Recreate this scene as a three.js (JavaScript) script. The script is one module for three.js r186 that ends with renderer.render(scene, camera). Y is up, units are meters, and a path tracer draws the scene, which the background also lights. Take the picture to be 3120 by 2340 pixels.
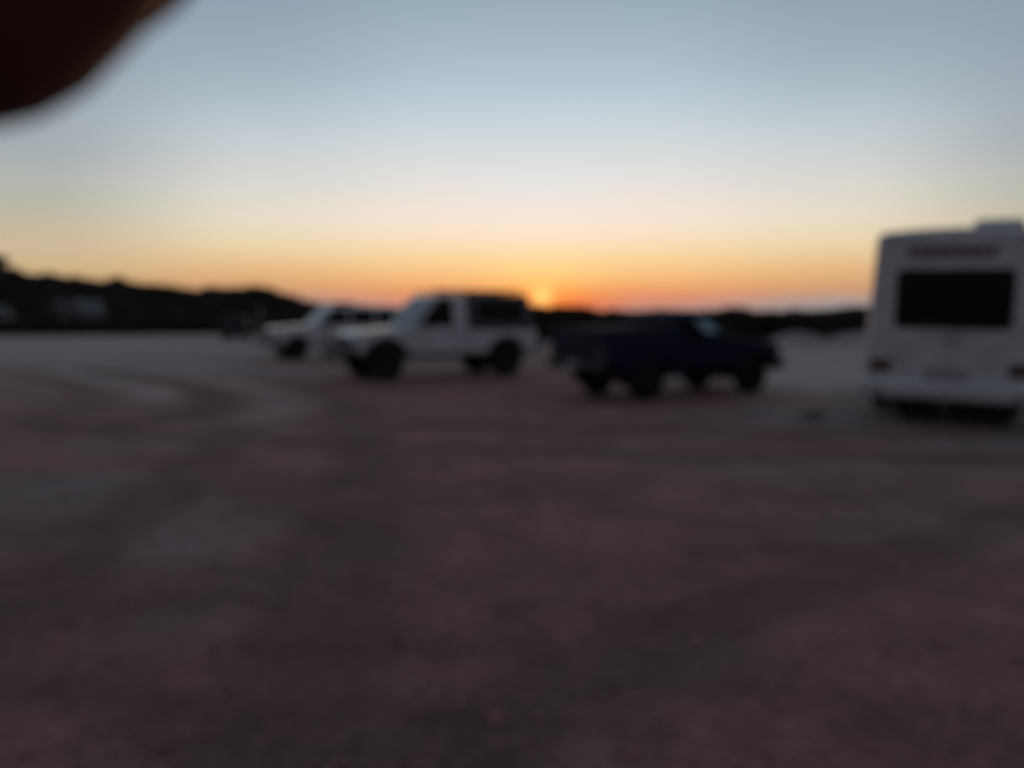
import * as THREE from 'three';
import { mergeGeometries, toCreasedNormals } from 'three/addons/utils/BufferGeometryUtils.js';
import { RoundedBoxGeometry } from 'three/addons/geometries/RoundedBoxGeometry.js';
import { MarchingCubes } from 'three/addons/objects/MarchingCubes.js';

// ------------------------------------------------------------ camera, sky, sun, exposure
const scene = new THREE.Scene();
const EYE = 1.42;
const camera = new THREE.PerspectiveCamera(53, 4 / 3, 0.004, 4000);
camera.position.set(0, EYE, 0);
camera.rotation.set(THREE.MathUtils.degToRad(-4.96), 0, 0);
camera.focus = 0.148;             // the lens has caught the finger in front of it and focuses far too near
camera.userData.fStop = 8.8;
camera.updateMatrixWorld();

const renderer = new THREE.WebGLRenderer({ antialias: true });
renderer.setSize(1024, 768);
renderer.toneMapping = THREE.LinearToneMapping;
renderer.toneMappingExposure = 1;
renderer.shadowMap.enabled = true;

const SUN_AZ = 2.2, SUN_EL = 1.2;
const rad = THREE.MathUtils.degToRad;
const sunDir = new THREE.Vector3(Math.sin(rad(SUN_AZ)) * Math.cos(rad(SUN_EL)), Math.sin(rad(SUN_EL)), -Math.cos(rad(SUN_AZ)) * Math.cos(rad(SUN_EL)));
const sun = new THREE.DirectionalLight(new THREE.Color().setRGB(1, 0.48, 0.18), 0.12);
sun.name = 'sun';
sun.position.copy(sunDir).multiplyScalar(150);
sun.castShadow = true;
Object.assign(sun.shadow.camera, { left: -60, right: 60, top: 40, bottom: -40, near: 1, far: 400 });
sun.shadow.mapSize.set(2048, 2048);
scene.add(sun, sun.target);

const lin = (c) => (c /= 255, c <= 0.04045 ? c / 12.92 : ((c + 0.055) / 1.055) ** 2.4);
const smooth = (a, b, x) => { const t = Math.min(1, Math.max(0, (x - a) / (b - a))); return t * t * (3 - 2 * t); };
const mix = (a, b, t) => a + (b - a) * t;
{
  // colours of the evening sky: [height above the horizon in degrees, red, green, blue] at five bearings from the sun
  const RAMPS = [
    [0, [[-1, 228, 92, 45], [0.4, 244, 98, 42], [1.2, 248, 126, 58], [2.0, 250, 164, 88], [2.8, 254, 198, 120], [4.2, 255, 216, 156], [6.2, 253, 230, 206], [7.5, 246, 231, 220], [10.1, 228, 227, 225], [13.3, 205, 215, 220], [16.6, 179, 196, 210], [21.5, 154, 173, 185], [45, 121, 138, 156], [90, 107, 119, 136]]],
    [7, [[-1, 155, 142, 148], [0.4, 182, 144, 136], [1.2, 222, 140, 110], [2.0, 240, 160, 105], [2.8, 249, 188, 122], [4.2, 251, 212, 154], [6.2, 251, 228, 203], [7.5, 245, 229, 216], [10.1, 227, 225, 222], [13.3, 204, 214, 219], [16.6, 178, 195, 209], [21.5, 152, 171, 184], [45, 121, 138, 156], [90, 107, 119, 136]]],
    [20.7, [[-1, 148, 148, 152], [0.9, 162, 153, 151], [1.56, 196, 152, 128], [2.2, 216, 162, 115], [3.5, 231, 188, 136], [5.05, 236, 214, 173], [6.7, 231, 220, 199], [8.6, 221, 217, 208], [10.4, 208, 211, 209], [12.3, 195, 205, 211], [14.6, 176, 190, 198], [17, 160, 176, 187], [20.3, 145, 163, 178], [45, 118, 135, 153], [90, 107, 119, 136]]],
    [33, [[-1, 150, 135, 125], [0.9, 170, 140, 118], [2, 198, 158, 115], [3.3, 208, 181, 138], [4.3, 206, 184, 152], [5.6, 199, 185, 161], [6.9, 188, 184, 167], [7.5, 181, 184, 171], [8.8, 178, 182, 177], [10, 168, 175, 179], [14, 155, 167, 178], [20, 137, 154, 172], [45, 115, 131, 149], [90, 107, 119, 136]]],
    [95, [[-1, 118, 108, 106], [1, 124, 110, 105], [4, 134, 122, 116], [8, 130, 127, 126], [14, 121, 125, 131], [20, 114, 122, 133], [45, 106, 119, 136], [90, 107, 119, 136]]],
    [180, [[-1, 80, 80, 90], [2, 86, 82, 92], [6, 98, 92, 100], [12, 97, 96, 105], [20, 94, 98, 110], [45, 97, 106, 122], [90, 107, 119, 136]]],
  ];
  const at = (ramp, el, out) => {
    let k = 0;
    while (k < ramp.length - 2 && el > ramp[k + 1][0]) k++;
    const a = ramp[k], b = ramp[k + 1], t = Math.min(1, Math.max(0, (el - a[0]) / (b[0] - a[0])));
    for (let c = 0; c < 3; c++) out[c] = mix(lin(a[c + 1]), lin(b[c + 1]), t);
  };
  const W = 2048, H = 1024, data = new Float32Array(W * H * 4), p = [0, 0, 0], q = [0, 0, 0];
  for (let j = 0; j < H; j++) {
    const el = (j + 0.5) / H * 180 - 90;
    for (let i = 0; i < W; i++) {
      const o = (j * W + i) * 4;
      const u = (i + 0.5) / W, ang = (u - 0.5) * 2 * Math.PI;                    // atan2(z, x)
      let az = THREE.MathUtils.radToDeg(Math.atan2(Math.cos(ang), -Math.sin(ang))) - SUN_AZ;
      az = Math.abs(((az + 540) % 360) - 180);
      let k = 0;
      while (k < RAMPS.length - 2 && az > RAMPS[k + 1][0]) k++;
      at(RAMPS[k][1], el, p); at(RAMPS[k + 1][1], el, q);
      const t0 = Math.min(1, (az - RAMPS[k][0]) / (RAMPS[k + 1][0] - RAMPS[k][0])), t = k ? mix(t0, smooth(0, 1, t0), 0.6) : t0 * t0 * (2 - t0);
      const d2 = (az * az) + (el - 1.32) ** 2, core = Math.exp(-d2 / (2 * 0.55 ** 2)), halo = Math.exp(-d2 / (2 * 2.2 ** 2));
      data[o] = mix(p[0], q[0], t) + 0.40 * core + 0.12 * halo;
      data[o + 1] = mix(p[1], q[1], t) + 0.45 * core + 0.05 * halo;
      data[o + 2] = mix(p[2], q[2], t) + 0.15 * core;
      data[o + 3] = 1;
    }
  }
  const sky = new THREE.DataTexture(data, W, H, THREE.RGBAFormat, THREE.FloatType);
  sky.mapping = THREE.EquirectangularReflectionMapping;
  sky.magFilter = THREE.LinearFilter; sky.minFilter = THREE.LinearFilter;
  sky.needsUpdate = true;
  scene.background = sky;
  scene.environment = sky;
}

// ------------------------------------------------------------ noise and helpers
function rng(seed) { let s = seed >>> 0; return () => { s = (s + 0x6d2b79f5) | 0; let t = Math.imul(s ^ (s >>> 15), 1 | s); t = (t + Math.imul(t ^ (t >>> 7), 61 | t)) ^ t; return ((t ^ (t >>> 14)) >>> 0) / 4294967296; }; }
const hash = (x, y, s) => { let h = Math.imul(x, 374761393) ^ Math.imul(y, 668265263) ^ Math.imul(s, 1274126177); h = Math.imul(h ^ (h >>> 13), 1274126177); return ((h ^ (h >>> 16)) >>> 0) / 4294967296; };
function noise(x, y, s = 0, wrap = 0) {
  const xi = Math.floor(x), yi = Math.floor(y), u = x - xi, v = y - yi, a = u * u * (3 - 2 * u), b = v * v * (3 - 2 * v);
  const w = (k) => (wrap ? ((k % wrap) + wrap) % wrap : k);
  return mix(mix(hash(w(xi), w(yi), s), hash(w(xi + 1), w(yi), s), a), mix(hash(w(xi), w(yi + 1), s), hash(w(xi + 1), w(yi + 1), s), a), b);
}
function fbm(x, y, s = 0, n = 4, wrap = 0) { let v = 0, a = 0.5, t = 0; for (let k = 0; k < n; k++) { v += a * noise(x, y, s + k, wrap); t += a; a *= 0.5; x *= 2; y *= 2; wrap *= 2; } return v / t; }
function texture(size, fn, srgb) {                                                // fn(u, v) -> [r, g, b] 0..1
  const d = new Uint8Array(size * size * 4);
  for (let j = 0; j < size; j++) for (let i = 0; i < size; i++) {
    const c = fn(i / size, j / size), o = (j * size + i) * 4;
    for (let k = 0; k < 3; k++) d[o + k] = Math.max(0, Math.min(255, c[k] * 255));
    d[o + 3] = 255;
  }
  const t = new THREE.DataTexture(d, size, size);
  t.wrapS = t.wrapT = THREE.RepeatWrapping; t.magFilter = THREE.LinearFilter; t.minFilter = THREE.LinearMipmapLinearFilter; t.generateMipmaps = true;
  if (srgb) t.colorSpace = THREE.SRGBColorSpace;
  t.needsUpdate = true;
  return t;
}
const names = new Map();
function numbered(name) { const n = names.get(name) ?? 0; names.set(name, n + 1); return n ? `${name}_${String(n).padStart(3, '0')}` : name; }
function shade(o) { o.traverse((m) => { if (m.isMesh) { m.castShadow = true; m.receiveShadow = true; } }); return o; }
function tag(o, label, category, group) { Object.assign(o.userData, { label, category }); if (group) o.userData.group = group; return o; }
function struct(o, name) { o.name = name; o.userData.kind = 'structure'; shade(o); scene.add(o); return o; }
function clean(g) {
  let h = g.index ? g.toNonIndexed() : g.clone();
  if (!h.attributes.normal) h.computeVertexNormals();
  if (!h.attributes.uv) h.setAttribute('uv', new THREE.BufferAttribute(new Float32Array(h.attributes.position.count * 2), 2));
  for (const k of Object.keys(h.attributes)) if (!['position', 'normal', 'uv'].includes(k)) h.deleteAttribute(k);
  h.morphAttributes = {};
  return h;
}
function part(name, geoms, mat, parent) {
  const list = (Array.isArray(geoms) ? geoms : [geoms]).map(clean);
  const m = new THREE.Mesh(list.length > 1 ? mergeGeometries(list) : list[0], mat);
  m.name = name; m.castShadow = m.receiveShadow = true;
  if (parent) parent.add(m);
  return m;
}
function thing(name, label, category, x, z, turn = 0, group, y = 0) {
  const g = new THREE.Group(); g.name = numbered(name);
  g.position.set(x, y, z); g.rotation.y = turn;
  tag(g, label, category, group); scene.add(g); return g;
}
const box = (sx, sy, sz, x, y, z, r = 0.015) => new RoundedBoxGeometry(sx, sy, sz, 2, Math.min(r, sx / 2.01, sy / 2.01, sz / 2.01)).translate(x, y, z);
const cyl = (r, h, x, y, z, axis = 'y', n = 20, r2 = r) => { const g = new THREE.CylinderGeometry(r2, r, h, n); if (axis === 'z') g.rotateX(Math.PI / 2); if (axis === 'x') g.rotateZ(Math.PI / 2); return g.translate(x, y, z); };
const tube = (pts, r, closed = false, n = 40) => new THREE.TubeGeometry(new THREE.CatmullRomCurve3(pts.map((p) => new THREE.Vector3(...p)), closed, 'centripetal'), n, r, 8, closed);
function roundedPoly(pts, r) {
  const s = new THREE.Shape(), n = pts.length;
  for (let i = 0; i < n; i++) {
    const p = pts[i], a = pts[(i + n - 1) % n], b = pts[(i + 1) % n];
    const la = Math.hypot(a[0] - p[0], a[1] - p[1]), lb = Math.hypot(b[0] - p[0], b[1] - p[1]), k = Math.min(r, la * 0.45, lb * 0.45);
    const s0 = [p[0] + (a[0] - p[0]) / la * k, p[1] + (a[1] - p[1]) / la * k], s1 = [p[0] + (b[0] - p[0]) / lb * k, p[1] + (b[1] - p[1]) / lb * k];
    if (i) s.lineTo(...s0); else s.moveTo(...s0);
    s.quadraticCurveTo(p[0], p[1], ...s1);
  }
  s.closePath();
  return s;
}
function bend(g, fn) { const p = g.attributes.position; for (let i = 0; i < p.count; i++) { const v = fn(p.getX(i), p.getY(i), p.getZ(i)); p.setXYZ(i, ...v); } p.needsUpdate = true; return g; }
function slab(shape, w, b, steps = 1) {                                           // an outline in x, y with thickness w across z and rounded edges
  return new THREE.ExtrudeGeometry(shape, { depth: w - 2 * b, steps, bevelEnabled: b > 0, bevelThickness: b, bevelSize: b, bevelOffset: -b, bevelSegments: 3, curveSegments: 14 }).translate(0, 0, -(w - 2 * b) / 2);
}
const creased = (g, a = 0.55) => toCreasedNormals(g.index ? g.toNonIndexed() : g, a);
function sidePanel(pts, r, side, zAt, t = 0.012, proud = 0.004) {                 // a panel lying on the flank of a body whose half width at height y is zAt(y)
  const g = new THREE.ExtrudeGeometry(roundedPoly(pts, r), { depth: t, bevelEnabled: true, bevelThickness: 0.003, bevelSize: 0.003, bevelOffset: -0.003, bevelSegments: 1, curveSegments: 6 });
  bend(g, (x, y, z) => [x, y, side * (zAt(y) - t + proud + z)]);
  if (side < 0) { const p = clean(g), a = p.attributes.position.array; for (let i = 0; i < a.length; i += 9) for (let k = 0; k < 3; k++) { const q = a[i + 3 + k]; a[i + 3 + k] = a[i + 6 + k]; a[i + 6 + k] = q; } p.deleteAttribute('normal'); p.computeVertexNormals(); return p; }
  g.computeVertexNormals();
  return g;
}
function pane(c, t = 0.012, proud = 0.004) {                                      // a flat panel through four corners, counter-clockwise seen from outside
  const v = c.map((p) => new THREE.Vector3(...p)), n = new THREE.Vector3().crossVectors(v[1].clone().sub(v[0]), v[3].clone().sub(v[0])).normalize();
  const o = v.map((p) => p.clone().addScaledVector(n, proud)), i = v.map((p) => p.clone().addScaledVector(n, proud - t));
  const f = [[o[0], o[1], o[2], o[3]], [i[3], i[2], i[1], i[0]]];
  for (let k = 0; k < 4; k++) { const m = (k + 1) % 4; f.push([o[k], i[k], i[m], o[m]]); }
  const a = []; for (const [p, q, r, s] of f) for (const w of [p, q, r, p, r, s]) a.push(w.x, w.y, w.z);
  const g = new THREE.BufferGeometry(); g.setAttribute('position', new THREE.Float32BufferAttribute(a, 3)); g.computeVertexNormals(); return g;
}

// ------------------------------------------------------------ materials
const rgb = (r, g, b) => new THREE.Color().setRGB(r, g, b);
const std = (name, r, g, b, rough, extra = {}) => { const m = new THREE.MeshStandardMaterial({ color: rgb(r, g, b), roughness: rough, ...extra }); m.name = name; return m; };
const dustTex = texture(512, (u, v) => { const n = fbm(u * 6, v * 6, 41, 5, 6), f = fbm(u * 48, v * 48, 43, 2, 48), k = 0.80 + 0.16 * n + 0.06 * f; return [k, k * 0.985, k * 0.965]; }, true);
const roughTex = texture(256, (u, v) => { const k = 0.7 + 0.3 * fbm(u * 9, v * 9, 51, 4, 9); return [k, k, k]; });
const paint = (name, r, g, b, rough = 0.42, coat = 0.55, ior = 1.5) => { const m = new THREE.MeshPhysicalMaterial({ color: rgb(r, g, b), roughness: rough, ior, clearcoat: coat, clearcoatRoughness: 0.12, map: dustTex, roughnessMap: roughTex }); m.name = name; return m; };
const M = {
  white: paint('white_paint', 0.74, 0.76, 0.80),
  whiteOld: paint('old_white_paint', 0.66, 0.66, 0.66, 0.5),
  navy: paint('navy_paint', 0.006, 0.011, 0.042, 0.65, 0.0, 1.32),
  darkCar: paint('dark_paint', 0.008, 0.010, 0.018, 0.6, 0.15),
  canopy: std('dark_canopy', 0.050, 0.052, 0.062, 0.55),
  cream: paint('cream_paint', 0.26, 0.225, 0.19, 0.6),
  busWhite: paint('bus_white', 0.64, 0.65, 0.68, 0.6, 0.12),
  caravan: paint('caravan_skin', 0.095, 0.11, 0.13, 0.55),
  glass: new THREE.MeshPhysicalMaterial({ color: rgb(0.006, 0.007, 0.008), roughness: 0.05, ior: 1.5 }),
  tinted: new THREE.MeshPhysicalMaterial({ color: rgb(0.004, 0.004, 0.005), roughness: 0.12, ior: 1.22 }),
  darkRim: std('dark_rim', 0.03, 0.03, 0.032, 0.6, { metalness: 0.3 }),
  clear: new THREE.MeshPhysicalMaterial({ color: rgb(0.8, 0.85, 0.88), roughness: 0.08, clearcoat: 1 }),
  rubber: std('rubber', 0.013, 0.013, 0.014, 0.9),
  black: std('black_plastic', 0.02, 0.02, 0.022, 0.65),
  under: std('chassis', 0.012, 0.011, 0.010, 0.9),
  steel: std('painted_steel', 0.30, 0.30, 0.31, 0.45, { metalness: 0.7 }),
  darkSteel: std('dark_steel', 0.05, 0.05, 0.055, 0.5, { metalness: 0.4 }),
  red: new THREE.MeshPhysicalMaterial({ color: rgb(0.065, 0.020, 0.023), roughness: 0.35, clearcoat: 0.6 }),
  amber: new THREE.MeshPhysicalMaterial({ color: rgb(0.12, 0.045, 0.03), roughness: 0.35, clearcoat: 0.6 }),
  maroon: std('maroon_decal', 0.20, 0.11, 0.12, 0.5),
  plate: std('number_plate', 0.32, 0.27, 0.30, 0.5),
  shade: std('teal_panel', 0.35, 0.52, 0.55, 0.6),  // teal put into the colour for the bright spot on the side window
  canvas: std('canvas', 0.014, 0.014, 0.018, 0.95),
  bark: std('bark', 0.06, 0.045, 0.035, 0.95),
  rock: std('rock', 0.06, 0.045, 0.04, 0.95),
};
M.glass.name = 'dark_glass'; M.tinted.name = 'tinted_glass'; M.clear.name = 'lamp_lens'; M.red.name = 'red_lens'; M.amber.name = 'amber_lens';

// ------------------------------------------------------------ ground
const grit = texture(1024, (u, v) => {
  const a = fbm(u * 8, v * 8, 1, 5, 8), b = fbm(u * 64, v * 64, 9, 3, 64), peb = Math.max(0, noise(u * 128, v * 128, 20, 128) - 0.72) * 1.4;
  const k = 0.62 + 0.28 * a + 0.26 * (b - 0.5) + peb * 0.5;
  return [k, k * (0.985 + 0.03 * b), k * (0.97 + 0.05 * b)];
}, true);
const gritBump = texture(1024, (u, v) => { const k = 0.5 * fbm(u * 24, v * 24, 5, 4, 24) + 0.35 * noise(u * 128, v * 128, 20, 128) + 0.15 * fbm(u * 8, v * 8, 1, 3, 8); return [k, k, k]; });
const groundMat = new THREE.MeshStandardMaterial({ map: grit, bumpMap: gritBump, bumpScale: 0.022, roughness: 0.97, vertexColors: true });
groundMat.name = 'red_sandy_dirt';
const RED = [0.425, 0.180, 0.158], SAND = [0.345, 0.240, 0.222], DARK = [0.230, 0.104, 0.088], PALE = [0.67, 0.505, 0.455];
// wheel tracks worn by turning vehicles: [centre x, centre z, radius, half width of one rut]
const TRACKS = [[-8.9, -13.6, 3.4, 0.55], [-8.9, -13.6, 5.1, 0.4], [4, -32, 22.5, 0.35], [4, -32, 24.2, 0.35], [-30, -2, 27.5, 0.4], [-30, -2, 29.1, 0.4], [10, 6, 11.5, 0.3], [10, 6, 13.1, 0.3]];
function rut(x, z) {
  let k = 0;
  for (const [cx, cz, r, w] of TRACKS) { const d = Math.abs(Math.hypot(x - cx, z - cz) - r + 0.25 * (noise(x * 0.4, z * 0.4, 77) - 0.5)); k = Math.max(k, 1 - smooth(w * 0.5, w * 1.2, d)); }
  return k;
}
// marks on the dirt: turning track, drifts of pale sand and damp streaks: [points in x, z], half width, kind, strength
const MARKS = [
  [[[-11.4, -20.6], [-8.5, -18.2], [-6.3, -15.5], [-5.1, -13.3], [-4.6, -11.4], [-4.9, -10.5], [-5.6, -10.0]], 0.42, 'dark', 0.85],
  [[[-13.4, -20.6], [-10.2, -17.4], [-8.2, -14.8], [-7.0, -12.6], [-6.6, -11.0]], 0.4, 'dark', 0.6],
  [[[-9.6, -20.4], [-7.0, -17.6], [-4.6, -14.6], [-3.5, -12.4], [-3.6, -10.6]], 0.5, 'pale', 0.4],
  [[[-12.4, -20.4], [-9.3, -17.6], [-7.2, -15.2], [-6.1, -13.2]], 0.45, 'pale', 0.45],
  [[[-15.6, -26.4], [-11, -22.6], [-7.8, -20.6]], 1.3, 'pale', 0.35],
  [[[-4.7, -8.5], [-3.5, -8.7]], 0.45, 'sand', 0.4], [[[-2.7, -5.5], [-1.9, -5.2]], 0.35, 'sand', 0.35], [[[-1.6, -3.5], [-1.1, -4.0], [-0.9, -4.6]], 0.3, 'sand', 0.45],
  [[[1.1, -7.9], [2.6, -7.2], [4.2, -7.0]], 0.4, 'sand', 0.55], [[[0.2, -2.9], [0.9, -3.2]], 0.25, 'sand', 0.5],
  [[[-2.5, -3.8], [-1.3, -3.75]], 0.14, 'dark', 0.5], [[[-1.1, -3.2], [0.1, -3.15]], 0.1, 'dark', 0.5], [[[1.1, -4.6], [2.6, -4.7]], 0.16, 'dark', 0.5], [[[-0.3, -2.6], [0.5, -2.55]], 0.1, 'dark', 0.45], [[[-2.1, -2.9], [-1.3, -2.75]], 0.12, 'dark', 0.45],
];
function markAt(x, z, kind) {
  let k = 0;
  for (const [pts, w, what, amount] of MARKS) {
    if (what !== kind) continue;
    let d = 1e9;
    for (let i = 0; i + 1 < pts.length; i++) { const [ax, az] = pts[i], [bx, bz] = pts[i + 1], ex = bx - ax, ez = bz - az, t = Math.max(0, Math.min(1, ((x - ax) * ex + (z - az) * ez) / (ex * ex + ez * ez))); d = Math.min(d, Math.hypot(x - ax - ex * t, z - az - ez * t)); }
    k = Math.max(k, amount * (1 - smooth(w * 0.35, w * 1.5, d + w * 0.7 * (noise(x * 1.3 / w * 0.5, z * 1.3 / w * 0.5, 33) - 0.5))));
  }
  return k;
}
function groundY(x, z) {
  const r = Math.hypot(x, z), near = smooth(1.0, 4, r);
  return near * (0.03 * (fbm(x * 0.35, z * 0.35, 3, 3) - 0.5) + 0.022 * (fbm(x * 1.7, z * 1.7, 4, 3) - 0.5) - 0.016 * rut(x, z)) * (1 + smooth(22, 40, r) * 2);
}
function groundColour(x, z) {
  const big = fbm(x * 0.14 + 3, z * 0.20, 11, 4), mid = fbm(x * 0.55, z * 0.8, 15, 4), fine = fbm(x * 2.6, z * 2.6, 19, 3);
  let s = smooth(0.40, 0.62, 0.55 * big + 0.33 * mid + 0.12 * fine);
  const c = [0, 1, 2].map((k) => mix(RED[k], SAND[k], s));
  const d = smooth(0.56, 0.72, fbm(x * 0.4 + 40, z * 0.65 + 9, 23, 4)) * 0.4;                // damp, trodden darker dirt
  const wear = rut(x, z) * 0.7;
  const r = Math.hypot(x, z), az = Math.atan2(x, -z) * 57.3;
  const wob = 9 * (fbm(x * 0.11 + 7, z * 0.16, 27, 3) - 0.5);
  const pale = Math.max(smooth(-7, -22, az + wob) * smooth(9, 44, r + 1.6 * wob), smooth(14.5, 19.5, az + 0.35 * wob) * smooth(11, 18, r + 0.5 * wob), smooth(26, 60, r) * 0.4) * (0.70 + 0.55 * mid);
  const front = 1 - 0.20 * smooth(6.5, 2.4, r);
  const near = r < 40, ms = near ? markAt(x, z, 'sand') : 0, md = near ? markAt(x, z, 'dark') : 0, mp = near ? markAt(x, z, 'pale') : 0;
  return [0, 1, 2].map((k) => {
    let v = mix(mix(mix(c[k], DARK[k], d), SAND[k], ms), DARK[k], wear * (1 - 0.5 * pale));
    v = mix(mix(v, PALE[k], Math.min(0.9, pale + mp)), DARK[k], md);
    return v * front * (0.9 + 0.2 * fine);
  });
}
{
  const rings = [0]; for (let r = 0.35; r < 1600; r *= r < 60 ? 1.028 : 1.12) rings.push(r);
  const N = 420, pos = [], col = [], uv = [], idx = [];
  rings.forEach((r, j) => { for (let i = 0; i <= N; i++) {
    const a = i / N * Math.PI * 2, x = r * Math.sin(a), z = -r * Math.cos(a);
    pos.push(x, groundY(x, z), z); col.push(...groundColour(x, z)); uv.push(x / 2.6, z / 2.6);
    if (j && i < N) { const p = (j - 1) * (N + 1) + i, q = p + N + 1; idx.push(p, p + 1, q, p + 1, q + 1, q); }
  } });
  const g = new THREE.BufferGeometry();
  g.setAttribute('position', new THREE.Float32BufferAttribute(pos, 3)); g.setAttribute('color', new THREE.Float32BufferAttribute(col, 3)); g.setAttribute('uv', new THREE.Float32BufferAttribute(uv, 2));
  g.setIndex(idx); g.computeVertexNormals();
  struct(new THREE.Mesh(g, groundMat), 'ground');
}

// ------------------------------------------------------------ dune ridge and sand banks
const deg = 57.29578;
// height of the ridge line above eye level (metres per metre of distance) by bearing
const RIDGE = [[-60, 0.034], [-48, 0.055], [-36, 0.061], [-34.2, 0.0585], [-33.2, 0.052], [-31.7, 0.0462], [-28.6, 0.0415], [-25.8, 0.0370], [-22.1, 0.0305], [-20, 0.0345], [-17.8, 0.0350], [-16.8, 0.0290], [-15.2, 0.0175], [-13.4, 0.0135], [-11.1, 0.0115], [-8.7, 0.0090], [-3.6, 0.0085], [0.5, 0.0115], [3, 0.0110], [6, 0.0055], [12, 0.001]];
function ridge(az) { let k = 0; while (k < RIDGE.length - 2 && az > RIDGE[k + 1][0]) k++; const [a, u] = RIDGE[k], [b, v] = RIDGE[k + 1]; return mix(u, v, smooth(a, b, az)); }
const hillY = (az, r) => { const top = EYE + ridge(az) * 112 - 1.0; const up = smooth(76, 112, r), back = 1 - 0.6 * smooth(118, 200, r); return -0.35 + (top + 0.35) * up * back + (fbm(az * 0.5, r * 0.12, 31, 3) - 0.5) * 0.5 * up; };
{
  const pos = [], uv = [], idx = [], A = 150, R = 40;
  for (let j = 0; j <= R; j++) for (let i = 0; i <= A; i++) {
    const az = mix(-62, 12, i / A), r = mix(75, 210, (j / R) ** 1.3), x = r * Math.sin(az / deg), z = -r * Math.cos(az / deg);
    pos.push(x, hillY(az, r), z); uv.push(x / 4, z / 4);
    if (i < A && j < R) { const p = j * (A + 1) + i, q = p + A + 1; idx.push(p, p + 1, q, p + 1, q + 1, q); }
  }
  const g = new THREE.BufferGeometry();
  g.setAttribute('position', new THREE.Float32BufferAttribute(pos, 3)); g.setAttribute('uv', new THREE.Float32BufferAttribute(uv, 2)); g.setIndex(idx); g.computeVertexNormals();
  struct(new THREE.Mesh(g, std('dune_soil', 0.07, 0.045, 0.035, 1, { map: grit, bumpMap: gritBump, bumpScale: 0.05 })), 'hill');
}
function sandBank(name, cx, cz, rx, rz, h, seed) {
  const N = 36, R = 14, pos = [], uv = [], idx = [];
  for (let j = 0; j <= R; j++) for (let i = 0; i <= N; i++) {
    const a = i / N * Math.PI * 2, t = j / R, wob = 1 + 0.18 * (noise(Math.cos(a) * 1.5 + 5, Math.sin(a) * 1.5 + 5, seed) - 0.5);
    const x = Math.cos(a) * rx * t * wob, z = -Math.sin(a) * rz * t * wob;
    pos.push(x, h * (1 - smooth(0, 1, t)) * (0.85 + 0.3 * fbm(x * 0.8 + 9, z * 0.8 + 9, seed, 3)) - 0.04, z); uv.push(x / 2.6, z / 2.6);
    if (i < N && j < R) { const p = j * (N + 1) + i, q = p + N + 1; idx.push(p, q, p + 1, p + 1, q, q + 1); }
  }
  const g = new THREE.BufferGeometry();
  g.setAttribute('position', new THREE.Float32BufferAttribute(pos, 3)); g.setAttribute('uv', new THREE.Float32BufferAttribute(uv, 2)); g.setIndex(idx); g.computeVertexNormals();
  const m = struct(new THREE.Mesh(g, M.sandBank ??= std('pale_sand', 0.52, 0.45, 0.43, 0.98, { map: grit, bumpMap: gritBump, bumpScale: 0.03 })), name);
  m.position.set(cx, 0, cz);
}
sandBank('sand_bank', 14.6, -39.5, 2.7, 2.2, 0.72, 61);
sandBank('sand_bank_001', 18.4, -40.5, 3.2, 2.4, 0.72, 62);

// ------------------------------------------------------------ scrub: leaf clumps in masses, a few single trees
function leafClump(n, radius, leaf, seed, flat = 0.8) {
  const r = rng(seed), a = [], v = new THREE.Vector3(), e = new THREE.Euler(), p = new THREE.Vector3();
  for (let k = 0; k < n; k++) {
    do v.set(r() * 2 - 1, r() * 2 - 1, r() * 2 - 1); while (v.lengthSq() > 1);
    v.setLength(Math.pow(v.length(), 0.6) * radius * (0.85 + 0.3 * r())); v.y *= flat;
    e.set(r() * 6.3, r() * 6.3, r() * 6.3);
    const s = leaf * (0.6 + 0.8 * r()), q = [[-s, 0], [0, -s * 0.45], [s, 0], [0, s * 0.45]].map(([x, y]) => p.set(x, y, (x === 0 ? 0.25 : 0) * s).applyEuler(e).add(v).toArray());
    a.push(...q[0], ...q[1], ...q[2], ...q[0], ...q[2], ...q[3]);
  }
  const g = new THREE.BufferGeometry(); g.setAttribute('position', new THREE.Float32BufferAttribute(a, 3)); g.computeVertexNormals(); return g;
}
const leafMat = (name, r, g, b) => std(name, r, g, b, 0.9, { side: THREE.DoubleSide });
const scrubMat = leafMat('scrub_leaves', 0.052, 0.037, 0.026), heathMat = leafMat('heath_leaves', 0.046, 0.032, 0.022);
const CLUMP = leafClump(130, 0.62, 0.13, 5), CLUMP2 = leafClump(130, 0.62, 0.16, 6, 0.65);
function scrub(name, label, count, mat, geo, seed, place) {
  const m = new THREE.InstancedMesh(geo, mat, count), r = rng(seed), q = new THREE.Quaternion(), e = new THREE.Euler(), c = new THREE.Color(), X = new THREE.Matrix4();
  for (let k = 0; k < count; k++) {
    const [x, y, z, s, h] = place(r, k);
    e.set((r() - 0.5) * 0.5, r() * 6.3, (r() - 0.5) * 0.5); q.setFromEuler(e);
    X.compose(new THREE.Vector3(x, y, z), q, new THREE.Vector3(s, s * h, s)); m.setMatrixAt(k, X);
    const t = 0.7 + 0.6 * r(); m.setColorAt(k, c.setRGB(t * (0.95 + 0.2 * r()), t, t * 0.95));
  }
  m.name = name; m.userData.kind = 'stuff'; m.userData.label = label; m.castShadow = m.receiveShadow = true; scene.add(m);
}
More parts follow.
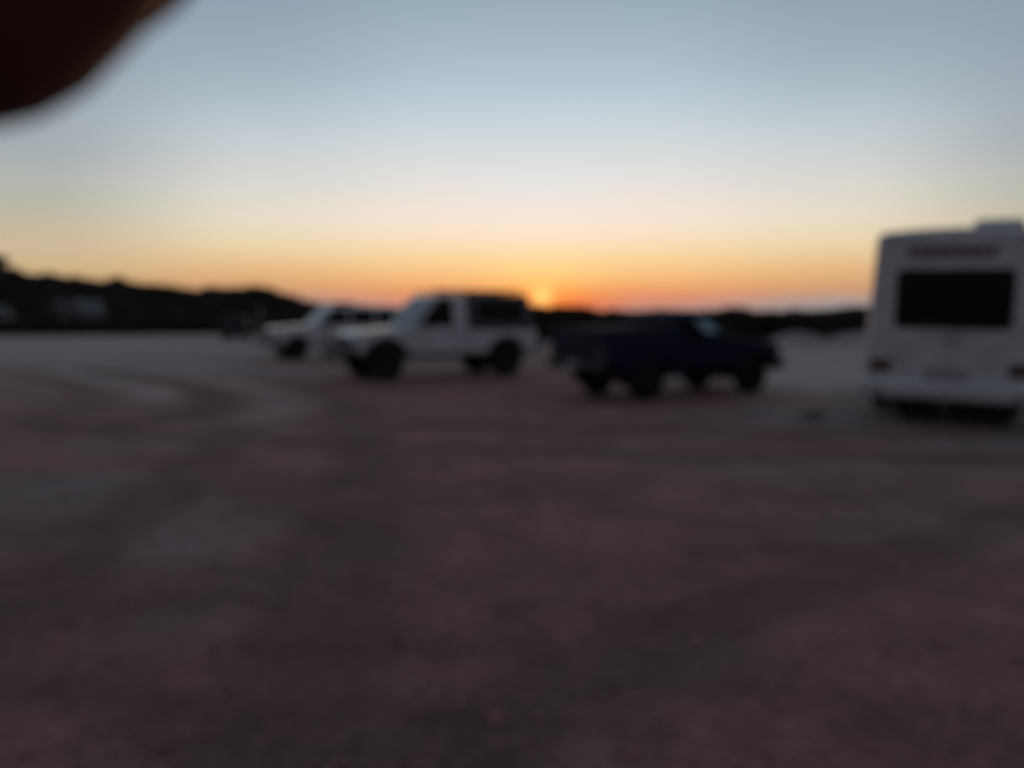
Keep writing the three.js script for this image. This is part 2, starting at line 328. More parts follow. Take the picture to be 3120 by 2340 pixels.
scrub('ridge_scrub', 'dark scrub covering the dune ridge along the left skyline', 9000, heathMat, CLUMP2, 71, (r) => {
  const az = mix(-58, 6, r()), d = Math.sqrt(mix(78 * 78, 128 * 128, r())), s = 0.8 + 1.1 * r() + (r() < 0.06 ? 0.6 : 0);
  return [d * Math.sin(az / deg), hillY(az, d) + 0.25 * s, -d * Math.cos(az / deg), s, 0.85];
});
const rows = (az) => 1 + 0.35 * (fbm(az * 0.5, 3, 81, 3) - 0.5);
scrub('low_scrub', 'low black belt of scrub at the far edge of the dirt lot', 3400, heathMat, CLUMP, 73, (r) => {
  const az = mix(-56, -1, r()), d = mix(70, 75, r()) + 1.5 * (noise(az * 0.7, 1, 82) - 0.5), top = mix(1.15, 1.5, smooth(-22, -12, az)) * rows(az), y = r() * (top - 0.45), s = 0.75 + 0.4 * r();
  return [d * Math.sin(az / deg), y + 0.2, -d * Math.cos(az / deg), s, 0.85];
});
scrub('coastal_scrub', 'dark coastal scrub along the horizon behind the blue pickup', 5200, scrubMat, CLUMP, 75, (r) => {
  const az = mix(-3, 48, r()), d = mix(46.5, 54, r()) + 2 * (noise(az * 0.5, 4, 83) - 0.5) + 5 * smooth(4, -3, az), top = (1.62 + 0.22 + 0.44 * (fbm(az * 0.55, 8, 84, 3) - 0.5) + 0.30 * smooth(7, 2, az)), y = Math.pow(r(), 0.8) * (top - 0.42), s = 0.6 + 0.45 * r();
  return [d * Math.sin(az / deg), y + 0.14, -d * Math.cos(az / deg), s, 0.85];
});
function tree(label, az, r, h, spread, seed, name = 'bush_tree') {
  const rn = rng(seed), x = r * Math.sin(az / deg), z = -r * Math.cos(az / deg), y = hillY(az, r), t = thing(name, label, 'tree', x, z, 0, null, y);
  const limbs = [new THREE.CylinderGeometry(h * 0.02, h * 0.045, h * 0.6, 7).translate(0, h * 0.3, 0)], crown = [];
  for (let k = 0; k < 7; k++) {
    const a = k * 2.4 + rn(), len = spread * (0.5 + 0.5 * rn()), b = h * (0.3 + 0.3 * rn()), top = h * (0.62 + 0.33 * rn());
    const end = [Math.cos(a) * len * 0.75, top, Math.sin(a) * len * 0.75];
    limbs.push(tube([[0, b, 0], [end[0] * 0.5, (b + top) * 0.52, end[2] * 0.5], end], h * 0.012, false, 8));
    for (let m = 0; m < 3; m++) crown.push(leafClump(110, spread * (0.26 + 0.16 * rn()), 0.14, seed * 31 + k * 5 + m).translate(end[0] + (rn() - 0.5) * spread * 0.5, end[1] + (rn() - 0.5) * h * 0.16, end[2] + (rn() - 0.5) * spread * 0.5));
  }
  part('trunk', limbs, M.bark, t); part('crown', crown, heathMat, t);
  return t;
}
tree('tallest dark tree on the ridge at the left edge of the picture', -34.0, 108, 1.9, 2.0, 11);
tree('small rounded dark tree standing up from the middle of the left ridge', -27.0, 110, 1.5, 1.4, 12);
tree('small dark tree on the low ridge above the gap between the two white four-wheel drives', -12.2, 110, 1.7, 1.5, 13);

// ------------------------------------------------------------ wheels and cars
const tyreGeo = (() => {
  const p = []; const w = 0.5, prof = [[0.60, -0.42], [0.72, -0.5], [0.9, -0.5], [0.975, -0.42], [1, -0.30], [1, 0.30], [0.975, 0.42], [0.9, 0.5], [0.72, 0.5], [0.60, 0.42], [0.58, 0], [0.60, -0.42]];
  for (const [r, y] of prof) p.push(new THREE.Vector2(r, y * w * 1.25));
  const g = [clean(creased(new THREE.LatheGeometry(p, 40), 0.5))];
  for (let k = 0; k < 36; k++) for (const s of [-1, 1]) g.push(clean(box(0.03, 0.07, 0.20, 1.0, 0, 0, 0.006).rotateX(Math.PI / 2).rotateX(s * 0.35).translate(0, s * 0.15, 0).rotateY((k + (s > 0 ? 0.5 : 0)) / 36 * Math.PI * 2)));
  return mergeGeometries(g).rotateX(Math.PI / 2);
})();
const rimGeo = (() => {
  const p = [[0.0, 0.16], [0.17, 0.16], [0.19, 0.11], [0.40, 0.05], [0.52, 0.12], [0.60, 0.27], [0.61, 0.27], [0.59, 0.1], [0.585, -0.28], [0, -0.2]].map(([r, y]) => new THREE.Vector2(r, y));
  const g = [clean(creased(new THREE.LatheGeometry(p, 32), 0.5)), clean(cyl(0.11, 0.1, 0, 0.2, 0))];
  for (let k = 0; k < 6; k++) g.push(clean(cyl(0.025, 0.05, 0.14, 0.18, 0, 'y', 8).rotateY(k / 6 * Math.PI * 2)));
  return mergeGeometries(g).rotateX(Math.PI / 2);
})();
function wheel(parent, x, z, r, side, width = 0.24, mat = M.darkRim) {
  const w = new THREE.Group(); w.name = 'wheel'; w.position.set(x, r, z); parent.add(w);
  const k = width / 0.625;
  const t = part('tyre', tyreGeo, M.rubber, w), m = part('rim', rimGeo, mat, w);
  t.scale.set(r / 1.01, r / 1.01, k); m.scale.set(r, r, k * 1.5 * side);
  if (side < 0) { m.scale.z = k * 1.5; m.rotation.y = Math.PI; }
}
function spareWheel(parent, x, y, z) {
  const w = new THREE.Group(); w.name = 'spare_wheel'; w.position.set(x, y, z); w.rotation.y = -Math.PI / 2; parent.add(w);
  part('tyre', tyreGeo, M.rubber, w).scale.set(0.37, 0.37, 0.36); part('rim', rimGeo, M.darkRim, w).scale.set(0.37, 0.37, 0.5);
}
function mirror(parent, x, y, z, side, mat) { part('wing_mirror', [box(0.09, 0.16, 0.19, x, y + 0.06, z + side * 0.13, 0.03), box(0.04, 0.03, 0.12, x, y, z + side * 0.03)], mat, parent); }

// A car or four-wheel drive that faces +x, its origin on the ground between the axles.
function makeCar(t, o) {
  const { wb, W, H, r, front, back, hood, cowlX, belt, sill, mat } = o;
  const xf = wb / 2, xr = -wb / 2, xF = xf + front, xR = xr - back, ar = r + 0.085, ay = r + 0.02;
  const cowlY = hood + 0.08, tail = o.bedFloor ?? belt, cabBack = o.cabBack ?? xR + 0.02;
  const s = new THREE.Shape();
  s.moveTo(xR + 0.03, sill + 0.12); s.lineTo(xR, sill + 0.3); s.lineTo(xR + 0.01, tail - 0.05); s.quadraticCurveTo(xR + 0.01, tail, xR + 0.06, tail);
  if (o.bedFloor) { s.lineTo(cabBack, tail); s.lineTo(cabBack, belt); }
  s.lineTo(cowlX - 0.3, belt); s.lineTo(cowlX, cowlY); s.lineTo(xF - 0.2, hood); s.quadraticCurveTo(xF - 0.03, hood - 0.02, xF - 0.01, hood - 0.14);
  s.lineTo(xF, sill + 0.22); s.lineTo(xF - 0.04, sill + 0.1); 
  const da = Math.asin(Math.max(-0.9, Math.min(0.9, (sill - ay) / ar)));
  s.lineTo(xf + ar * Math.cos(da) , sill + 0.02);
  s.absarc(xf, ay, ar, da, Math.PI - da, false); s.lineTo(xr + ar * Math.cos(da), sill); s.absarc(xr, ay, ar, da, Math.PI - da, false); s.closePath();
  const body = slab(s, W, 0.045);
  const plan = (x) => 1 - 0.075 * smooth(xF - 0.55, xF, x) ** 1 - 0.05 * smooth(xR + 0.4, xR, x);
  bend(body, (x, y, z) => [x, y, z * plan(x) * (1 - 0.03 * smooth(belt - 0.25, belt + 0.02, y))]);
  part('body', creased(body), mat, t);
  const zLow = (y) => W / 2 * (1 - 0.03 * smooth(belt - 0.25, belt + 0.02, y));
  // greenhouse
  const b0 = W / 2 * 0.955, b1 = W / 2 * (o.tumble ?? 0.82), zUp = (y) => mix(b0, b1, (y - belt) / (H - belt));
  const gx0 = o.bedFloor ? cabBack + 0.01 : xR + 0.05, gx1 = gx0 + (o.rearLean ?? 0.12), gf1 = cowlX - (o.screenLean ?? 0.55), gf0 = cowlX - 0.03;
  const cabin = slab(roundedPoly([[gx0, belt - 0.05], [gx1, H], [gf1, H + (o.roofRise ?? 0.0)], [gf0, belt - 0.05]], 0.09), 2 * b0, 0.05);
  bend(cabin, (x, y, z) => [x, y, z * zUp(Math.max(y, belt)) / b0]);
  part('cab', creased(cabin), mat, t);
  const lean = (x0, x1, y) => mix(x0, x1, (y - belt) / (H - belt));
  const y0 = belt + 0.05, y1 = H - 0.11, fx = (y) => lean(gf0, gf1, y), bx = (y) => lean(gx0, gx1, y);
  // windscreen and rear window
  const wz = (y, k) => zUp(y) * k;
  part('windscreen', pane([[fx(y0), y0, wz(y0, 0.9)], [fx(y0), y0, -wz(y0, 0.9)], [fx(y1), y1, -wz(y1, 0.88)], [fx(y1), y1, wz(y1, 0.88)]], 0.02, 0.02), M.glass, t);
  part('rear_window', pane([[bx(y0 + 0.03), y0 + 0.03, -wz(y0, 0.82)], [bx(y0 + 0.03), y0 + 0.03, wz(y0, 0.82)], [bx(y1), y1, wz(y1, 0.82)], [bx(y1), y1, -wz(y1, 0.82)]], 0.02, 0.012), M.tinted, t);
  // side windows and doors
  for (const sd of [-1, 1]) {
    o.windows.forEach(([a, b], k) => {
      const xa = (y) => Math.max(a, bx(y) + 0.10), xb = (y) => Math.min(b, fx(y) - 0.10);
      const w = part('side_window', sidePanel([[xa(y0), y0], [xb(y0), y0], [xb(y1), y1], [xa(y1), y1]], 0.06, sd, zUp, 0.02, 0.008), M.tinted, t);
      if (o.added_window_panel && k === 0) part('added_window_panel', sidePanel([[xb(y0) - 0.46, y0 + 0.06], [xb(y0) - 0.10, y0 + 0.06], [xb(y1) - 0.10, y1 - 0.05], [xb(y1) - 0.42, y1 - 0.05]], 0.04, sd, zUp, 0.01, 0.014), M.shade, w);  // added teal panel, its colour imitates the light in the glass
    });
    for (const [a, b] of o.doors) {
      const d = part('door', sidePanel([[a, sill + 0.06], [b, sill + 0.06], [b, belt + 0.0], [a, belt + 0.0]], 0.06, sd, zLow, 0.02, 0.006), mat, t);
      part('handle', box(0.16, 0.03, 0.03, a + 0.16, belt - 0.13, sd * (W / 2 + 0.012), 0.01), M.black, d);
    }
    const arch = (x) => new THREE.TorusGeometry(ar + 0.005, 0.028, 8, 24, Math.PI).scale(1, 1, 1.2).translate(x, ay, sd * (W / 2 - 0.01));
    for (const xa of [xf, xr]) part('wheel_arch', arch(xa), o.flare ?? mat, t);
    mirror(t, cowlX - 0.32, belt + 0.05, sd * zUp(belt) , sd, o.mirrorMat ?? M.black);
    part('headlight', cyl(0.095, 0.06, xF - 0.01, hood - 0.2, sd * W * 0.36, 'x', 24), M.clear, t);
    part('indicator', box(0.06, 0.1, 0.14, xF - 0.03, hood - 0.2, sd * W * 0.445, 0.02), M.amber, t);
    part('tail_light', box(0.05, 0.26, 0.14, xR + 0.0, belt - 0.28, sd * W * 0.43, 0.015), M.red, t);
    wheel(t, xf, sd * (W / 2 - 0.14), r, sd, o.tyreW ?? 0.25); wheel(t, xr, sd * (W / 2 - 0.14), r, sd, o.tyreW ?? 0.25);
  }
  part('grille', [box(0.03, 0.2, W * 0.56, xF - 0.005, hood - 0.2, 0), ...[-0.06, 0, 0.06].map((d) => box(0.03, 0.018, W * 0.54, xF + 0.012, hood - 0.2 + d, 0, 0.004))], M.black, t);
  part('hood', pane([[cowlX - 0.01 + 0.06, cowlY - 0.006, W * 0.40], [xF - 0.24, hood + 0.002, W * 0.375], [xF - 0.24, hood + 0.002, -W * 0.375], [cowlX + 0.05, cowlY - 0.006, -W * 0.40]].reverse().map((p) => [p[0], p[1], -p[2]]).reverse(), 0.02, 0.010), mat, t);
  part('front_bumper', [box(0.16, 0.2, W * 0.98, xF + 0.05, sill + 0.08, 0, 0.05)], o.bumperMat ?? M.black, t);
  part('rear_bumper', [box(0.14, 0.17, W * 0.96, xR - 0.04, sill + 0.14, 0, 0.04)], o.bumperMat ?? M.black, t);
  part('number_plate', box(0.015, 0.1, 0.34, xR - 0.118, sill + 0.15, 0, 0.004), M.plate, t); part('number_plate', box(0.015, 0.1, 0.34, xF + 0.138, sill + 0.09, 0, 0.004), M.plate, t);
  part('chassis', box(xF - xR - 0.5, 0.16, W * 0.52, (xF + xR) / 2, sill - 0.02, 0, 0.02), M.under, t);
  part('axle', [cyl(0.055, W - 0.3, xf, r, 0, 'z'), new THREE.SphereGeometry(0.13, 14, 10).translate(xf, r, 0.15)], M.under, t);
  part('axle', [cyl(0.055, W - 0.3, xr, r, 0, 'z'), new THREE.SphereGeometry(0.14, 14, 10).translate(xr, r, 0.05)], M.under, t);
  part('sump_guard', box(0.7, 0.14, W * 0.4, xf - 0.2, sill - 0.12, 0), M.under, t);
  part('exhaust', cyl(0.03, 1.2, xR + 0.62, sill - 0.13, -0.35, 'x', 10), M.under, t);
  return { xF, xR, zUp, b0, b1, gx1, gf1, cabBack };
}
function bullBar(t, xF, W, sill, hood, extra = []) {
  const x = xF + 0.2, b = [];
  for (const s of [-1, 1]) { b.push(tube([[x - 0.05, sill, s * 0.35], [x, sill + 0.2, s * 0.36], [x - 0.02, hood + 0.02, s * 0.36], [x - 0.02, hood + 0.04, s * 0.3]], 0.03)); b.push(tube([[x, hood - 0.06, s * 0.36], [x - 0.04, hood - 0.1, s * W * 0.42], [x - 0.18, sill + 0.3, s * W * 0.47], [x - 0.22, sill + 0.12, s * W * 0.47]], 0.026)); }
  b.push(tube([[x - 0.02, hood + 0.02, -0.36], [x, hood + 0.04, 0], [x - 0.02, hood + 0.02, 0.36]], 0.03), tube([[x, hood - 0.2, -0.36], [x, hood - 0.2, 0.36]], 0.024, false, 4), box(0.16, 0.2, W * 0.98, x - 0.03, sill + 0.08, 0, 0.04));
  return part('bull_bar', [...b, ...extra], M.darkSteel, t);
}
function roofRack(t, x0, x1, y, w) {
  const g = [];
  for (const s of [-1, 1]) { g.push(box(x1 - x0, 0.035, 0.03, (x0 + x1) / 2, y + 0.09, s * w, 0.012)); for (let k = 0; k <= 3; k++) g.push(box(0.04, 0.1, 0.03, mix(x0 + 0.05, x1 - 0.05, k / 3), y + 0.04, s * w, 0.01)); }
  for (let k = 0; k <= 8; k++) g.push(box(0.035, 0.025, 2 * w, mix(x0 + 0.03, x1 - 0.03, k / 8), y + 0.075, 0, 0.01));
  part('roof_rack', g, M.black, t);
}

// the white four-wheel drive pickup in front of the sunset, a dark canopy over its tub
{
  const t = thing('white_pickup', 'white four-wheel drive pickup with a dark canopy, parked in front of the setting sun', 'pickup', -1.86, -18.4, rad(180 + 28.5));
  const o = { wb: 3.0, W: 1.82, H: 1.95, r: 0.425, front: 0.72, back: 0.84, hood: 1.10, cowlX: 0.92, belt: 1.16, sill: 0.58, mat: M.white, windows: [[-0.13, 1.2]], doors: [[-0.26, 0.70]], tumble: 0.85, screenLean: 0.66, rearLean: 0.04, bedFloor: 1.13, cabBack: -0.52, flare: M.black, bumperMat: M.darkSteel };
  const d = makeCar(t, o), x0 = d.xR + 0.06, x1 = d.cabBack - 0.02, zc = (y) => mix(0.885, 0.79, (y - 1.13) / 0.86);
  const can = slab(roundedPoly([[x0, 1.13], [x0 + 0.14, 1.96], [x1, 1.96], [x1, 1.13]], 0.07), 1.77, 0.05);
  const canopy = part('canopy', creased(bend(can, (x, y, z) => [x, y, z * zc(y) / 0.885])), M.canopy, t);
  for (const s of [-1, 1]) part('canopy_window', sidePanel([[x0 + 0.30, 1.34], [x1 - 0.20, 1.34], [x1 - 0.20, 1.80], [x0 + 0.36, 1.80]], 0.07, s, zc, 0.02, 0.008), M.tinted, canopy);
  part('canopy_window', pane([[x0 + 0.03, 1.26, -0.68], [x0 + 0.03, 1.26, 0.68], [x0 + 0.13, 1.85, 0.64], [x0 + 0.13, 1.85, -0.64]], 0.02, 0.012), M.tinted, canopy);
  bullBar(t, d.xF, 1.82, 0.5, 1.04);
  roofRack(t, x0 + 0.3, d.gf1 - 0.02, 1.94, 0.64);
  part('tailgate', pane([[d.xR, 0.72, -0.74], [d.xR, 0.72, 0.74], [d.xR + 0.005, 1.08, 0.74], [d.xR + 0.005, 1.08, -0.74]], 0.02, 0.008), M.white, t);
}
// the white four-wheel drive behind it
{
  const t = thing('white_offroad_wagon', 'second white four-wheel drive, farther off and half hidden behind the white pickup', 'car', -6.35, -26.9, rad(180 + 30));
  const d = makeCar(t, { wb: 2.75, W: 1.78, H: 1.80, r: 0.38, front: 0.70, back: 0.9, hood: 1.08, cowlX: 0.78, belt: 1.12, sill: 0.54, mat: M.white, windows: [[-0.42, 1.2], [-1.34, -0.52], [-2.2, -1.44]], doors: [[-0.46, 0.56], [-1.02, -0.52]], tumble: 0.84, screenLean: 0.70, rearLean: 0.14, bumperMat: M.white });
  bullBar(t, d.xF, 1.78, 0.5, 1.02);
  part('aerial', [cyl(0.02, 0.16, d.xF + 0.18, 1.14, 0.42), cyl(0.012, 0.6, d.xF + 0.18, 1.45, 0.42, 'y', 10, 0.008)], M.white, t);
  spareWheel(t, d.xR - 0.13, 1.0, 0);
}
// the dark blue pickup
{
  const t = thing('blue_pickup', 'dark blue pickup with a covered tub, parked between the white pickup and motorhome', 'pickup', 3.03, -14.4, rad(31));
  const o = { wb: 2.55, W: 1.66, H: 1.54, r: 0.35, front: 0.72, back: 0.95, hood: 0.98, cowlX: 0.66, belt: 1.03, sill: 0.46, mat: M.navy, windows: [[-0.44, 0.9]], doors: [[-0.44, 0.48]], tumble: 0.84, screenLean: 0.46, rearLean: 0.08, bedFloor: 0.72, cabBack: -0.62, bumperMat: M.black, added_window_panel: true };
  const d = makeCar(t, o), x0 = d.xR, x1 = d.cabBack - 0.03, z = o.W / 2;
  for (const s of [-1, 1]) {
    const w = part('tub_side', box(x1 - x0, 0.46, 0.07, (x0 + x1) / 2, 0.94, s * (z - 0.045), 0.02), M.navy, t);
    part('rail', tube([[x0 + 0.02, 1.18, s * (z - 0.045)], [x1, 1.18, s * (z - 0.045)]], 0.03, false, 3), M.navy, w);
  }
  part('bulkhead', box(0.06, 0.46, o.W - 0.16, x1 - 0.03, 0.94, 0, 0.02), M.navy, t);
  part('tub_cover', bend(new RoundedBoxGeometry(x1 - x0 - 0.02, 0.05, o.W - 0.06, 6, 0.02).translate((x0 + x1) / 2, 1.20, 0), (x, y, z) => [x, y + 0.16 * smooth(0.0, 1.0, (x1 - x) < 0.9 ? 1 - (x1 - x) / 0.9 : 0) * (1 - (z / 0.9) ** 2), z]), M.canvas, t);
  const g = part('tailgate', box(0.06, 0.46, o.W - 0.17, x0 + 0.03, 0.94, 0, 0.02), M.navy, t);
  part('handle', box(0.02, 0.04, 0.18, x0 - 0.008, 0.98, 0, 0.008), M.black, g);
  part('roll_bar', [tube([[x1 - 0.12, 0.8, -0.72], [x1 - 0.12, 1.36, -0.66], [x1 - 0.12, 1.42, -0.5], [x1 - 0.12, 1.42, 0.5], [x1 - 0.12, 1.36, 0.66], [x1 - 0.12, 0.8, 0.72]], 0.028, false, 40)], M.black, t);
  for (const s of [-1, 1]) part('rubber_flap', box(0.012, 0.26, 0.22, -1.275 - 0.42, 0.36, s * 0.72, 0.004), M.rubber, t);
}
// the small dark car in front of the far scrub
{
  const t = thing('dark_car', 'small dark car in front of the far scrub, left of the white four-wheel drives', 'car', -17.3, -48.6, rad(106));
  makeCar(t, { wb: 2.45, W: 1.66, H: 1.42, r: 0.30, front: 0.72, back: 0.62, hood: 0.84, cowlX: 0.62, belt: 0.9, sill: 0.32, mat: M.darkCar, windows: [[-0.22, 0.95], [-1.0, -0.30]], doors: [[-0.22, 0.52], [-0.92, -0.30]], tumble: 0.76, screenLean: 0.66, rearLean: 0.45, tyreW: 0.2 });
}

// ------------------------------------------------------------ the motorhome on the right, its rear towards the camera
{
  const W = 1.98, H = 2.53, L = 6.9, y0 = 0.42, t = thing('motorhome', 'white motorhome cut off by the right edge, its wide dark rear window facing us', 'motorhome', 7.31, -13.0, rad(90 - 29)); t.rotation.order = 'YXZ'; t.rotation.x = 0.026;   // it leans a little on the uneven ground
  // cross section in z, y, drawn along the length; rear at -L/2
  const cs = new THREE.Shape(), w = W / 2;
  cs.moveTo(-w + 0.05, y0); cs.lineTo(w - 0.05, y0); cs.quadraticCurveTo(w + 0.02, y0, w + 0.02, y0 + 0.08); cs.lineTo(w, 1.15); cs.lineTo(w - 0.045, H - 0.12); cs.quadraticCurveTo(w - 0.06, H - 0.01, w - 0.16, H);
  cs.quadraticCurveTo(0, H + 0.085, -w + 0.16, H); cs.quadraticCurveTo(-w + 0.06, H - 0.01, -w + 0.045, H - 0.12); cs.lineTo(-w, 1.15); cs.lineTo(-w - 0.02, y0 + 0.08); cs.quadraticCurveTo(-w - 0.02, y0, -w + 0.05, y0);
  const b = 0.09, shell = new THREE.ExtrudeGeometry(cs, { depth: L - 2 * b, steps: 12, bevelEnabled: true, bevelThickness: b, bevelSize: b, bevelOffset: -b, bevelSegments: 5, curveSegments: 12 });
  shell.translate(0, 0, b - L / 2).rotateY(Math.PI / 2);                                  // z becomes x
  bend(shell, (x, y, z) => [x - (x > 0 ? 0.32 * smooth(1.2, H, y) * smooth(L / 2 - 0.9, L / 2, x) : -0.03 * smooth(1.2, H, y) * smooth(-L / 2 + 0.5, -L / 2, x)), y, z]);
  part('body', creased(shell, 0.5), M.busWhite, t);
  const xb = -L / 2;
  const rearPanel = (pts, r, th, proud) => { const g = new THREE.ExtrudeGeometry(roundedPoly(pts, r), { depth: th, bevelEnabled: true, bevelThickness: 0.006, bevelSize: 0.006, bevelOffset: -0.006, bevelSegments: 2, curveSegments: 8 }); g.rotateY(-Math.PI / 2); return g.translate(xb - proud + th + 0.006, 0, 0); };   // outline in z, y
  const rect = (cz, cy, sz, sy) => [[cz - sz / 2, cy - sy / 2], [cz + sz / 2, cy - sy / 2], [cz + sz / 2, cy + sy / 2], [cz - sz / 2, cy + sy / 2]];
  const rw = part('rear_window', rearPanel(rect(0, 1.655, 1.33, 0.77), 0.10, 0.04, 0.005), M.rubber, t);
  part('pane', rearPanel(rect(0, 1.655, 1.24, 0.68), 0.07, 0.03, 0.014), M.tinted, rw);
  part('wiper', [tube([[xb - 0.04, 1.27, 0.12], [xb - 0.045, 1.31, -0.1], [xb - 0.045, 1.34, -0.42]], 0.012), cyl(0.025, 0.06, xb - 0.02, 1.27, 0.12, 'x', 10)], M.black, rw);
  // dark red lettering above the window, too blurred to read: a row of letter-sized blocks
  let mz = -0.56; const mr = rng(9);
  for (let k = 0; k < 9; k++) { const wd = 0.07 + 0.05 * mr(); part('letter', rearPanel(rect(mz + wd / 2, 2.265, wd, 0.14 + 0.03 * mr()), 0.03, 0.02, -0.002), M.maroon, t); mz += wd + 0.026; }
  part('rear_bumper', [box(0.22, 0.25, W + 0.14, xb - 0.02, 0.46, 0, 0.08), box(0.5, 0.22, 0.06, xb + 0.28, 0.47, w + 0.04, 0.025), box(0.5, 0.22, 0.06, xb + 0.28, 0.47, -w - 0.04, 0.025)], M.busWhite, t);
  for (const s of [-1, 1]) {
    const l = part('tail_light', rearPanel(rect(s * 0.80, 0.765, 0.27, 0.17), 0.025, 0.03, 0.016), M.red, t);
    part('indicator', rearPanel(rect(s * 0.885, 0.765, 0.085, 0.14), 0.02, 0.03, 0.022), M.amber, l);
    part('marker_light', rearPanel(rect(s * 0.74, 2.42, 0.10, 0.03), 0.012, 0.03, 0.0), M.red, t);
    part('reflector', cyl(0.035, 0.02, xb - 0.135, 0.45, s * 0.78, 'x', 16), M.red, t);
    part('window', [sidePanel([[-2.7, 1.3], [-1.5, 1.3], [-1.5, 1.95], [-2.7, 1.95]], 0.08, s, (y) => mix(w, w - 0.055, (y - 1.15) / 1.13), 0.03, 0.012)], M.glass, t);
    part('window', [sidePanel([[-1.1, 1.3], [0.5, 1.3], [0.5, 1.95], [-1.1, 1.95]], 0.08, s, (y) => mix(w, w - 0.055, (y - 1.15) / 1.13), 0.03, 0.012)], M.glass, t);
    part('window', [sidePanel([[2.1, 1.25], [3.0, 1.25], [2.9, 1.95], [2.1, 1.95]], 0.08, s, (y) => mix(w, w - 0.055, (y - 1.15) / 1.13), 0.03, 0.012)], M.glass, t);
    for (const ax of [2.05, -1.55]) part('wheel_arch', new THREE.TorusGeometry(0.46, 0.03, 8, 24, Math.PI).translate(ax, 0.40, s * w), M.black, t);
    wheel(t, 2.05, s * (w - 0.13), 0.38, s, 0.22); wheel(t, -1.55, s * (w - 0.12), 0.38, s, 0.22); wheel(t, -1.55, s * (w - 0.38), 0.38, s, 0.22);
    part('rubber_flap', box(0.03, 0.48, s > 0 ? 0.66 : 0.42, xb + 0.20, 0.27, s > 0 ? 0.42 : -0.30, 0.008), M.rubber, t);  // wide flaps added as dark sheets for the shade under the bumper
    mirror(t, 3.1, 1.35, s * w, s, M.black);
  }
  part('number_plate', rearPanel(rect(-0.02, 0.67, 0.50, 0.17), 0.02, 0.02, 0.012), M.plate, t);
  part('handle', [tube([[xb - 0.0, 1.12, -0.09], [xb - 0.05, 1.12, -0.07], [xb - 0.05, 1.12, 0.07], [xb, 1.12, 0.09]], 0.012)], M.black, t);
  part('roof_vent', [new RoundedBoxGeometry(0.7, 0.20, 0.58, 3, 0.07).translate(xb + 0.62, H + 0.06, 0.46), box(0.74, 0.06, 0.62, xb + 0.62, H + 0.0, 0.46, 0.02)], M.busWhite, t);
  part('windscreen', pane([[L / 2 - 0.06, 1.25, 0.9], [L / 2 - 0.06, 1.25, -0.9], [L / 2 - 0.30, 2.1, -0.86], [L / 2 - 0.30, 2.1, 0.86]], 0.03, 0.03), M.glass, t);
  part('exhaust', cyl(0.03, 0.5, xb + 0.2, 0.27, -0.6, 'x', 12), M.darkSteel, t);
  part('chassis', [box(L - 0.8, 0.2, W * 0.6, 0.1, 0.36, 0), cyl(0.07, W - 0.5, -1.55, 0.38, 0, 'z'), cyl(0.06, W - 0.4, 2.05, 0.38, 0, 'z')], M.under, t);
  part('spare_wheel_carrier', box(0.8, 0.3, 0.5, -2.5, 0.33, 0.3), M.under, t);
}

// ------------------------------------------------------------ far vans at the left, behind the scrub belt
{
  const t = thing('caravan', 'pale grey caravan behind the low scrub under the left ridge', 'caravan', -39.6, -70.6, rad(-28)); t.scale.set(0.72, 0.95, 1);
  const g = slab(roundedPoly([[-2.7, 0.55], [-2.95, 1.3], [-2.75, 2.95], [2.5, 3.0], [2.95, 1.9], [2.6, 0.55]], 0.3), 2.3, 0.06);
  part('body', creased(g), M.caravan, t);
  for (const s of [-1, 1]) {
    part('window', sidePanel([[-2.1, 1.45], [-1.0, 1.45], [-1.0, 2.1], [-2.1, 2.1]], 0.08, s, () => 1.15, 0.03, 0.01), M.glass, t);
    part('window', sidePanel([[1.0, 1.45], [2.0, 1.45], [2.0, 2.1], [1.0, 2.1]], 0.08, s, () => 1.15, 0.03, 0.01), M.glass, t);
    const d = part('door', sidePanel([[-0.4, 0.6], [0.3, 0.6], [0.3, 2.4], [-0.4, 2.4]], 0.06, s, () => 1.15, 0.03, 0.012), M.cream, t);
    part('handle', box(0.1, 0.03, 0.04, 0.2, 1.45, s * 1.18, 0.01), M.black, d);
    wheel(t, -0.9, s * 0.98, 0.36, s, 0.2); wheel(t, -0.1, s * 0.98, 0.36, s, 0.2);
  }
  part('roof_vent', box(0.7, 0.16, 0.7, 0.3, 3.06, 0, 0.05), M.cream, t);
  part('drawbar', [tube([[2.5, 0.55, 0.6], [3.9, 0.5, 0]], 0.04, false, 4), tube([[2.5, 0.55, -0.6], [3.9, 0.5, 0]], 0.04, false, 4), cyl(0.03, 0.5, 3.8, 0.3, 0)], M.darkSteel, t);
}
